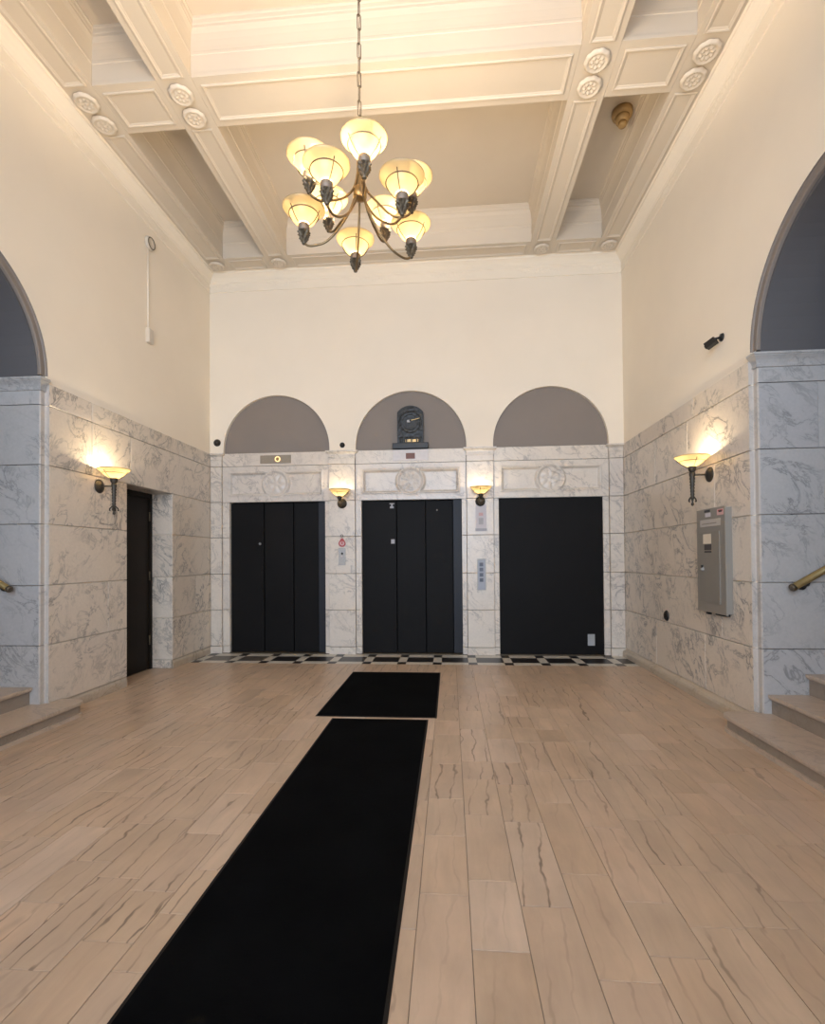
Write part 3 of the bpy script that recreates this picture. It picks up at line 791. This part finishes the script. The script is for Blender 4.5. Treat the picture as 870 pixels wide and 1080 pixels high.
# ---- chandelier
CX, CY = -0.538, 3.0
ch = empty('chandelier', (CX, CY, 3.25)); tag(ch, 'antique brass chandelier with ten lit opal glass bowls on two tiers', 'chandelier')
BOWL = [(0.030, 0.0), (0.048, 0.006), (0.066, 0.022), (0.080, 0.044), (0.089, 0.062), (0.098, 0.072), (0.112, 0.082), (0.126, 0.096), (0.131, 0.104),
        (0.128, 0.106), (0.122, 0.099), (0.108, 0.086), (0.094, 0.076), (0.085, 0.066), (0.076, 0.047), (0.062, 0.026), (0.045, 0.011), (0.028, 0.005)]
bowl_me = MB().lathe(BOWL, (0,0,0), 36, cap=False).mesh('bowl_shade', MT['bowl'])
cm = MB().tube([(0.0925*math.cos(2*PI*k/32), 0.0925*math.sin(2*PI*k/32), 0.060) for k in range(32)], 0.0032, 6, closed=True)
cage_me = cm.mesh('wire_ring', MT['brass_old'])
pm = MB()
for k in range(1):
    a = 0.0; c_, s_ = 1.0, 0.0
    pm.tube([(r*c_, r*s_, z) for r, z in ((0.034,-0.012),(0.056,0.006),(0.074,0.024),(0.088,0.046),(0.097,0.066),(0.103,0.078))], 0.0030, 6)
prong_me = pm.mesh('wire_prong', MT['brass_old'])
cup_me = MB().lathe([(0.0,-0.001),(0.033,-0.002),(0.036,-0.010),(0.035,-0.038),(0.027,-0.048),(0.0,-0.050)], (0,0,0), 20).mesh('socket_cup', MT['socket'])
seg = 24; prf = [(0.024,-0.046),(0.038,-0.050),(0.030,-0.060),(0.024,-0.072),(0.036,-0.075),(0.026,-0.088),(0.021,-0.098),(0.030,-0.101),(0.021,-0.114),(0.016,-0.122),(0.022,-0.125),(0.013,-0.140),(0.010,-0.146),(0.014,-0.150),(0.012,-0.158),(0.0,-0.163)]
vs = []
for k in range(seg):
    a = 2*PI*k/seg
    for q, (r, z) in enumerate(prf):
        lobe = abs(math.sin(4*a+(q//3)*0.8)) if z > -0.135 else 0.5
        rr = r*(0.84+0.30*lobe); vs.append((rr*math.cos(a), rr*math.sin(a), z-0.006*(lobe-0.5)))
n = len(prf)
vs = [(x, y, -0.046+(z+0.046)*0.70) for x, y, z in vs]
sock_me = MB().add(vs, [(k*n+q, ((k+1) % seg)*n+q, ((k+1) % seg)*n+q+1, k*n+q+1) for k in range(seg) for q in range(n-1)], False).mesh('leaf_socket', MT['brass_old'])
def bez(pts, n=18):
    out = []; P = [Vector(p) for p in pts]; P = [P[0]*2-P[1]] + P + [P[-1]*2-P[-2]]
    for i in range(1, len(P)-2):
        for k in range(n):
            t = k/n; a, b, c, d = P[i-1], P[i], P[i+1], P[i+2]
            out.append(0.5*((2*b)+(-a+c)*t+(2*a-5*b+4*c-d)*t*t+(-a+3*b-3*c+d)*t**3))
    out.append(P[-2]); return out
def chand_lamp(ang, r, zb, path):
    sx_, sy_ = math.sin(ang), math.cos(ang)
    loc = (CX+r*sx_, CY+r*sy_, zb)
    for nm, me in (('leaf_socket', sock_me), ('socket_cup', cup_me), ('bowl_shade', bowl_me)):
        o = bpy.data.objects.new(nm, me); COL.objects.link(o); o.rotation_euler = (0, 0, -ang); place(o, loc, ch)
        if nm == 'bowl_shade':
            for n2, m2, rz in (('wire_ring', cage_me, 0), ('wire_prong', prong_me, 0.5), ('wire_prong', prong_me, 0.5+2*PI/3), ('wire_prong', prong_me, 0.5+4*PI/3)):
                w_ = bpy.data.objects.new(n2, m2); COL.objects.link(w_); w_.parent = o; w_.rotation_euler = (0, 0, rz)
    pts = bez([(CX+a*sx_, CY+a*sy_, z) for a, z in path], 7)
    MB().tube(pts, 0.0072, 8).build('arm', 'brass_arm', ch)
    l = bpy.data.lights.new('lamp', 'POINT'); l.energy = CH_W; l.color = WARM; l.shadow_soft_size = 0.02
    lo = bpy.data.objects.new('bulb_light', l); COL.objects.link(lo); place(lo, (loc[0], loc[1], zb+0.040), ch)
for k in range(5):
    a = -0.272 + k*2*PI/5; r = 0.361; zb = 3.414 - 0.028*r*math.sin(a) + 0.036*r*math.cos(a)
    zs_ = zb-0.118
    chand_lamp(a, r, zb, [(0.016, 3.66), (0.026, 3.575), (0.060, 3.49), (0.130, 3.385), (0.215, 3.305), (0.290, zs_-0.020), (0.335, zs_-0.018), (0.361, zs_+0.004)])
    a = 0.372 + k*2*PI/5; r = 0.322; zb = 3.586 - 0.09*r*math.sin(a) + 0.065*r*math.cos(a)
    zs_ = zb-0.118
    chand_lamp(a, r, zb, [(0.012, 3.80), (0.018, 3.70), (0.045, 3.60), (0.110, 3.52), (0.190, zs_-0.002), (0.255, zs_-0.026), (0.300, zs_-0.018), (0.322, zs_+0.004)])
MB().lathe([(0.0,3.540),(0.016,3.543),(0.036,3.552),(0.042,3.562),(0.042,3.612),(0.034,3.622),(0.012,3.63),(0.010,3.74),(0.016,3.75),(0.018,3.80),(0.012,3.815),(0.008,3.84),(0.008,3.93),(0.014,3.94),(0.014,3.96),(0.005,3.975),(0.0,3.98)], (CX, CY, 0), 20).build('hub', 'brass', ch)
# chain: alternate oval links
def link_mesh():
    n = 16; pts = []
    for k in range(n):
        a = 2*PI*k/n; pts.append((0.0115*math.cos(a), 0, 0.012*math.sin(a) + (0.038 if math.sin(a) > 0 else -0.038)))
    return MB().tube(pts, 0.0030, 6, closed=True).mesh('chain_link', MT['brass_old'])
LM = link_mesh(); z = 3.985; k = 0
while z < ZCEIL-0.10:
    o = bpy.data.objects.new('chain_link', LM); COL.objects.link(o); o.rotation_euler = (0, 0.0, (0.55 if k % 2 else 0.55+PI/2)); place(o, (CX, CY, z+0.045), ch)
    z += 0.091; k += 1
MB().tube([(CX+0.004*math.sin(q*1.1), CY+0.004*math.cos(q*1.1), 3.97+q*0.06) for q in range(31)], 0.0022, 5).build('supply_cord', 'brass_old', ch)
MB().lathe([(0.0,-0.10),(0.012,-0.098),(0.014,-0.07),(0.05,-0.05),(0.075,-0.018),(0.078,0.0)], (CX, CY, ZCEIL), 24).build('ceiling_canopy', 'brass', ch)

# ---- sconces
SB = [(0.026, 0.0), (0.050, 0.010), (0.085, 0.034), (0.115, 0.062), (0.138, 0.084), (0.146, 0.090), (0.144, 0.093), (0.134, 0.088), (0.110, 0.067), (0.080, 0.040), (0.047, 0.016), (0.024, 0.006)]
def sconce(base, nrm, lab, tail, watts, group):
    b = Vector(base); n = Vector(nrm)
    s = empty('wall_sconce', base); tag(s, lab, 'sconce', group)
    ax = 'X' if abs(n.x) > 0.5 else 'Y'; sg = n.x if ax == 'X' else n.y
    pr = [(0.0, 0.030), (0.022, 0.029), (0.040, 0.022), (0.056, 0.012), (0.066, 0.006), (0.068, 0.0)]
    MB().lathe([(r, sg*h) for r, h in pr], base, 24, ax).build('backplate', 'bronze_torch', s)
    d = 0.150; c = b + n*d
    zb = b.z + (0.072 if tail else 0.085)
    MB().tube([b+n*0.02, b+n*0.08, b+n*(d-0.01)], [0.009, 0.008, 0.009], 10).build('arm', 'brass_old', s)
    m = MB().lathe([(0.0, zb+0.004), (0.030, zb+0.002), (0.034, zb-0.008), (0.030, zb-0.030), (0.022, zb-0.042), (0.018, zb-0.06), (0.0, zb-0.065)], (c.x, c.y, 0), 18)
    m.build('cup', 'bronze_torch', s)
    if tail:
        z0 = b.z
        pf = [(0.022, z0+0.022), (0.026, z0+0.0), (0.019, z0-0.02)]
        for q in range(7): pf += [(0.0240-0.0012*q, z0-0.035-q*0.028), (0.0175-0.0010*q, z0-0.049-q*0.028)]
        pf += [(0.008, z0-0.232), (0.006, z0-0.246), (0.013, z0-0.258), (0.012, z0-0.272), (0.0, z0-0.280)]
        MB().lathe(pf, (c.x, c.y, 0), 14).build('torch_stem', 'bronze_torch', s)
        for q in range(4):
            a = PI/2*q+0.3; u = Vector((math.cos(a), math.sin(a), 0))
            e = Vector((c.x, c.y, z0-0.190))
            MB().tube([e+u*0.008, e+u*0.020+Vector((0,0,-0.012)), e+u*0.036+Vector((0,0,-0.030)), e+u*0.040+Vector((0,0,-0.046)), e+u*0.031+Vector((0,0,-0.050))], 0.0055, 6).build('scroll_leaf', 'bronze_torch', s)
    else:
        MB().lathe([(0.0, b.z-0.058), (0.016, b.z-0.052), (0.038, b.z-0.020), (0.040, b.z+0.004), (0.030, b.z+0.024), (0.018, b.z+0.034)], (c.x-n.x*0.045, c.y-n.y*0.045, 0), 18).build('teardrop_boss', 'brass_old', s)
    MB().lathe(SB, (c.x, c.y, zb), 36, cap=False).build('bowl_shade', 'bowl', s)
    MB().tube([(c.x+0.104*math.cos(2*PI*k/32), c.y+0.104*math.sin(2*PI*k/32), zb+0.048) for k in range(32)], 0.0024, 6, closed=True).build('wire_ring', 'brass_old', s)
    for q in range(3):
        a = 2*PI*q/3+0.4; c_, s_ = math.cos(a), math.sin(a)
        MB().tube([(c.x+r*c_, c.y+r*s_, zb+z) for r, z in ((0.030,-0.012),(0.062,0.008),(0.092,0.034),(0.124,0.066))], 0.0026, 6).build('wire_prong', 'brass_old', s)
    l = bpy.data.lights.new('lamp', 'POINT'); l.energy = watts; l.color = (1.0, 0.82, 0.56); l.shadow_soft_size = 0.018
    lo = bpy.data.objects.new('bulb_light', l); COL.objects.link(lo); place(lo, (c.x, c.y, zb+0.06), s)
sconce((XR-0.001, 4.575, 2.045), (-1,0,0), 'torch shaped bronze sconce with lit bowl above the electrical panel', True, SC_W, 'wall sconces')
sconce((XL+0.001, 4.525, 2.040), (1,0,0), 'torch shaped bronze sconce with lit bowl beside the dark door on the left', True, SC_W, 'wall sconces')
sconce((-1.487, D-0.029, 2.085), (0,-1,0), 'short bronze sconce with lit bowl on the pilaster above the red tag', False, FS_W, 'wall sconces')
sconce((0.416, D-0.029, 2.085), (0,-1,0), 'short bronze sconce with lit bowl on the pilaster above the paper notice', False, FS_W, 'wall sconces')

sconce((XR-0.001, 1.49, 2.045), (-1,0,0), 'added torch shaped sconce for warm fill on the right wall, entrance side of the arch', True, SC_W, 'wall sconces')  # this and the next are unseen mirror copies, added for warm fill light
sconce((XL+0.001, 1.49, 2.040), (1,0,0), 'added torch shaped sconce for warm fill on the left wall, entrance side of the arch', True, SC_W, 'wall sconces')

# ---- electrical panel on the right wall
PX, PY0, PY1, PZ0, PZ1 = XR-0.060, 4.228, 4.698, 0.826, 1.733
ep = empty('electrical_panel', (XR, (PY0+PY1)/2, PZ0)); tag(ep, 'tall grey metal electrical panel with stickers below the right sconce', 'electrical panel')
MB().box(PX+0.012, XR-0.0005, PY0+0.012, PY1-0.012, PZ0+0.010, PZ1-0.010).build('enclosure', 'panel', ep)
MB().slab(0, -1, PX, PY0, PY1, PZ0, PZ1, 0.014, 0.004).build('front_trim', 'panel', ep)
U = lambda u: PY1 - u*(PY1-PY0)
Vv = lambda v: PZ1 - v*(PZ1-PZ0)
def onpanel(name, mat, u0, u1, v0, v1, d=0.002, x=PX, par=ep):
    return MB().slab(0, -1, x-d, U(u1), U(u0), Vv(v1), Vv(v0), d, min(0.0008, d*0.4)).build(name, mat, par)
pdoor = onpanel('panel_door', 'panel_door', 0.12, 0.82, 0.225, 0.905, 0.007)
onpanel('nameplate', 'ink', 0.30, 0.50, 0.012, 0.035, 0.002)
onpanel('sticker', 'paper', 0.33, 0.52, 0.042, 0.080, 0.0012)
s_ = onpanel('warning_sticker', 'pink', 0.74, 0.95, 0.022, 0.078, 0.0012); part_label(s_, 'pink and red warning sticker')
onpanel('warning_print', 'red', 0.775, 0.92, 0.030, 0.046, 0.0004, PX-0.0012, s_); onpanel('warning_print', 'ink', 0.80, 0.90, 0.036, 0.052, 0.0004, PX-0.0016, s_)
t_ = onpanel('tape_label', 'panel', 0.14, 0.85, 0.105, 0.172, 0.0012); t_.data.materials[0] = plain('pale_label', (0.46, 0.42, 0.37), 0.6)
onpanel('print_line', 'panel_door', 0.20, 0.72, 0.140, 0.150, 0.0004, PX-0.0012, t_)
n_ = onpanel('paper_notice', 'paper_warm', 0.27, 0.55, 0.245, 0.338, 0.0012, PX-0.007, pdoor)
onpanel('dark_label', 'ink', 0.31, 0.56, 0.345, 0.400, 0.0012, PX-0.007, pdoor); onpanel('dark_label', 'ink', 0.31, 0.56, 0.408, 0.425, 0.0012, PX-0.007, pdoor)
MB().lathe([(0.0,-0.020),(0.010,-0.018),(0.013,-0.008),(0.020,-0.004),(0.022,0.0)], (PX-0.007, U(0.24), Vv(0.585)), 14, 'X').build('latch', 'steel', pdoor)
MB().box(PX-0.020, PX-0.007, U(0.24)-0.006, U(0.24)+0.006, Vv(0.585)+0.012, Vv(0.545)).build('latch_lever', 'black', pdoor)
MB().box(PX+0.02, XR-0.01, U(0.30), U(0.22), PZ0-0.022, PZ0+0.010).build('conduit_stub', 'black', ep); MB().box(PX+0.02, XR-0.005, U(0.9), U(0.55), PZ0-0.014, PZ0+0.010).build('conduit_stub', 'black', ep)

# ---- small fittings on the right wall
t = empty('wall_receptacle', (XR, 5.495, 0.682)); tag(t, 'small round black receptacle low on the right marble wall', 'outlet')
MB().lathe([(0.0,-0.012),(0.030,-0.012),(0.036,-0.020),(0.046,-0.016),(0.058,-0.004),(0.058,0.0)], (XR, 5.495, 0.682), 22, 'X').build('cover', 'black', t)
MB().lathe([(0.0,-0.015),(0.016,-0.015),(0.018,-0.011)], (XR, 5.495, 0.682), 12, 'X').build('socket_hole', 'dark', t)
t = empty('security_camera', (XR+0.018, 4.40, 3.15)); tag(t, 'small black box security camera on the plaster of the right wall', 'camera')
MB().lathe([(0.0,-0.016),(0.030,-0.014),(0.034,0.0)], (XR+0.018, 4.375, 3.185), 16, 'X').build('mount', 'black', t)
MB().tube([(XR+0.01, 4.375, 3.185), (XR-0.03, 4.385, 3.180), (XR-0.055, 4.40, 3.165)], 0.010, 8).build('bracket', 'black', t)
hd = MB().box(-0.028, 0.028, -0.045, 0.042, -0.026, 0.026).lathe([(0.0,0.050),(0.016,0.050),(0.020,0.042)], (0,0,0), 14, 'Y').build('housing', 'black', t, (0,0,0))
hd.location = (-0.075, 0.01, 0.0); hd.rotation_euler = (math.radians(-22), math.radians(0), math.radians(38))

# ---- smoke detector, conduit and box on the left wall
t = empty('beam_detector', (XL-0.018, 5.345, 4.938)); tag(t, 'cream round detector with thin conduit down to a small box, left wall', 'detector')
xw = XL-0.018
MB().lathe([(0.0,0.028),(0.052,0.028),(0.060,0.034),(0.070,0.030),(0.078,0.012),(0.080,0.0)], (xw, 5.345, 4.938), 26, 'X').build('detector_head', 'ornament', t)
MB().tube([(xw+0.0355*1.0, 5.345+0.062*math.cos(2*PI*k/28), 4.938+0.062*math.sin(2*PI*k/28)) for k in range(28)], 0.005, 6, closed=True).build('rim_ring', 'brass_old', t)
MB().tube([(xw+0.010, 5.315, 4.862), (xw+0.010, 5.315, 3.94)], 0.009, 8).build('conduit', 'plaster', t)
MB().slab(0, 1, xw+0.045, 5.285, 5.375, 3.785, 3.945, 0.045, 0.006).build('junction_box', 'ornament', t)

# ---- dome cameras above the elevators
def dome(x, z, r, lab):
    t = empty('dome_camera', (x, D+0.012, z)); tag(t, lab, 'camera')
    MB().lathe([(0.0,-0.012),(r,-0.012),(r*1.02,-0.004),(r,0.0)], (x, D+0.012, z), 24, 'Y').build('base_ring', 'black', t)
    MB().lathe([(r*0.82*math.cos(a), -0.012-r*0.75*math.sin(a)) for a in [PI/2*k/8 for k in range(9)]], (x, D+0.012, z), 24, 'Y').build('dome', 'black', t)
dome(-3.294, 2.985, 0.050, 'black dome camera in the left corner of the back wall')
dome(-1.487, 2.908, 0.036, 'smaller black dome camera between the left and middle lunettes')

# ---- clock over the middle elevator
cl = empty('clock', (-0.531, D-0.02, ZT)); tag(cl, 'arched dark bronze clock on a black base in the middle lunette', 'clock')
MB().slab(1, -1, D-0.045, -0.780, -0.284, ZT+0.002, ZT+0.082, 0.10, 0.006).build('base', 'black', cl)
hwc = 0.180; zb, zsh, ztp = ZT+0.082, 3.335, 3.425
rc = (hwc**2 + (ztp-zsh)**2)/(2*(ztp-zsh)); ac = math.asin(hwc/rc)
outl = [(-0.531-hwc, zb)] + [(-0.531 + rc*math.sin(-ac+2*ac*k/16), ztp-rc+rc*math.cos(-ac+2*ac*k/16)) for k in range(17)] + [(-0.531+hwc, zb)]
MB().prism(outl, 1, D-0.020, D+0.058).build('case', 'bronze', cl)
m = MB(); nx, nz = 48, 66; vs = []
for j in range(nz+1):
    for k in range(nx+1):
        u = -1+2*k/nx; x = u*(hwc-0.014)
        top = ztp-rc+math.sqrt(rc*rc-x*x)-0.016
        z = zb+0.012+(top-zb-0.012)*j/nz
        dx, dz = x, z-(zb+0.275); dr = math.hypot(dx, dz); th = math.atan2(dz, dx)
        h = 0.006*math.exp(-((dr-0.145)/0.010)**2) + 0.004*math.exp(-((dr-0.105)/0.006)**2)
        if dr < 0.15: h += 0.003*(abs(math.sin(6*th)) > 0.93)*(dr > 0.11)
        else: h += 0.006*noise.noise(Vector((x*38, z*38, 3)))
        if z < zb+0.075: h = 0.004+0.003*math.sin(x*90)
        vs.append((-0.531+x, D-0.021-max(0, h), z))
m.add(vs, [(j*(nx+1)+k, j*(nx+1)+k+1, (j+1)*(nx+1)+k+1, (j+1)*(nx+1)+k) for j in range(nz) for k in range(nx)], True)
m.build('relief_face', 'bronze', cl, fix=False)
MB().prism([(-0.578,3.192),(-0.540,3.188),(-0.500,3.214),(-0.520,3.226),(-0.572,3.222)], 1, D-0.036, D-0.030).build('hour_hand', 'steel', cl)
MB().prism([(-0.52,3.208),(-0.400,3.238),(-0.398,3.246),(-0.52,3.222)], 1, D-0.040, D-0.037).build('minute_hand', 'brass', cl)
MB().lathe([(0.0,-0.044),(0.012,-0.042),(0.016,-0.030)], (-0.528, D, 3.212), 14, 'Y').build('boss', 'bronze', cl)
MB().slab(1, -1, D-0.027, -0.600, -0.420, zb+0.010, zb+0.050, 0.006, 0.002).build('inscription_plate', 'brass', cl)

# ---- plates above and beside the elevators
t = empty('floor_indicator', (-0.531, D, 2.66)); tag(t, 'steel floor indicator plate with red display under the clock', 'indicator')
MB().slab(1, -1, D-0.008, -0.780, -0.284, 2.668, ZT-0.004, 0.008, 0.002).build('plate', 'satin', t)
MB().slab(1, -1, D-0.010, -0.596, -0.470, 2.692, 2.772, 0.0018, 0.0008).build('display_window', 'display', t)
t = empty('hall_lantern', (-2.439, D, 2.66)); tag(t, 'brushed brass plate with small lit ring above the left elevator', 'indicator')
MB().slab(1, -1, D-0.008, -2.661, -2.217, 2.672, 2.787, 0.008, 0.002).build('plate', 'brass_plate', t)
MB().tube([(-2.408+0.033*math.cos(2*PI*k/24), D-0.011, 2.730+0.033*math.sin(2*PI*k/24)) for k in range(24)], 0.008, 6, closed=True).build('lit_ring', 'ringlit', t)
MB().lathe([(0.0,-0.0105),(0.022,-0.0105),(0.024,-0.008)], (-2.408, D, 2.730), 16, 'Y').build('button_face', 'brass', t)

yp = D-0.028
t = empty('call_station', (-1.490, yp, 1.232)); tag(t, 'steel elevator call plate with keyhole under the red tag', 'call plate')
MB().slab(1, -1, yp-0.006, -1.541, -1.443, 1.232, 1.470, 0.006, 0.0025).build('plate', 'steel', t)
MB().lathe([(0.0,-0.009),(0.012,-0.009),(0.015,-0.006)], (-1.490, yp, 1.392), 14, 'Y').build('key_switch', 'black', t)
MB().lathe([(0.0,-0.011),(0.013,-0.010),(0.016,-0.006)], (-1.493, yp, 1.345), 14, 'Y').build('button', 'paper', t)
t = empty('hanging_tag', (-1.490, yp, 1.48)); tag(t, 'red drop shaped tag hanging from a small ring on the pilaster', 'tag')
MB().tube([(-1.492+0.017*math.cos(2*PI*k/20), yp-0.008, 1.637+0.017*math.sin(2*PI*k/20)) for k in range(20)], 0.0045, 6, closed=True).build('ring_hook', 'brass_old', t)
ot = [(-1.489+0.050*math.cos(a), 1.530+0.050*math.sin(a)*0.92) for a in [PI*0.80+PI*1.4*k/20 for k in range(21)]] + [(-1.478, 1.605), (-1.500, 1.605)]
MB().prism(ot, 1, yp-0.006, yp-0.001).build('tag_body', 'red', t)
MB().prism([(-1.489+0.034*math.cos(2*PI*k/20), 1.532+0.030*math.sin(2*PI*k/20)) for k in range(20)], 1, yp-0.0075, yp-0.006).build('tag_print', 'pink', t)
MB().box(-1.497, -1.481, yp-0.009, yp-0.0075, 1.522, 1.556).build('tag_mark', 'red', t)

t = empty('paper_notice', (0.422, yp, 1.69)); tag(t, 'white paper notice in a clear holder under the right pilaster sconce', 'notice')
MB().slab(1, -1, yp-0.002, 0.350, 0.497, 1.690, 2.040, 0.002, 0.0005).build('sheet', 'paper', t)
MB().box(0.395, 0.452, yp-0.0026, yp-0.002, 1.89, 1.93).build('print_mark', 'pink', t); MB().box(0.392, 0.455, yp-0.0026, yp-0.002, 1.77, 1.86).build('print_mark', 'ink_grey', t)
MB().slab(1, -1, yp-0.012, 0.346, 0.501, 1.682, 1.718, 0.012, 0.002).build('holder_lip', 'ink_grey', t)
t = empty('call_station', (0.422, yp, 0.877)); tag(t, 'blue-grey elevator call plate with four dark buttons on the right pilaster', 'call plate')
MB().slab(1, -1, yp-0.007, 0.366, 0.482, 0.880, 1.305, 0.007, 0.0025).build('plate', 'steel', t)
MB().slab(1, -1, yp-0.010, 0.376, 0.470, 0.890, 1.292, 0.003, 0.001).build('face', 'plate_blue', t)
for z in (1.228, 1.160, 1.088, 1.018):
    MB().slab(1, -1, yp-0.013, 0.396, 0.446, z-0.024, z+0.024, 0.003, 0.001).build('button', 'button', t)

# ---- ochre cap hanging under the right side coffer
t = empty('ceiling_sounder', (1.79, 5.115, ZCEIL)); tag(t, 'stepped ochre sounder cap in the narrow coffer beside the right wall', 'sounder')
MB().lathe([(0.100,0.0),(0.102,-0.03),(0.096,-0.055),(0.070,-0.062)], (1.79, 5.115, ZCEIL), 28).build('rim', 'bell', t)
MB().lathe([(0.070,-0.058),(0.064,-0.075),(0.060,-0.115),(0.040,-0.120)], (1.79, 5.115, ZCEIL), 24).build('body', 'bell', t)
MB().lathe([(0.042,-0.118),(0.040,-0.150),(0.034,-0.160),(0.0,-0.162)], (1.79, 5.115, ZCEIL), 24).build('tip', 'bell', t)
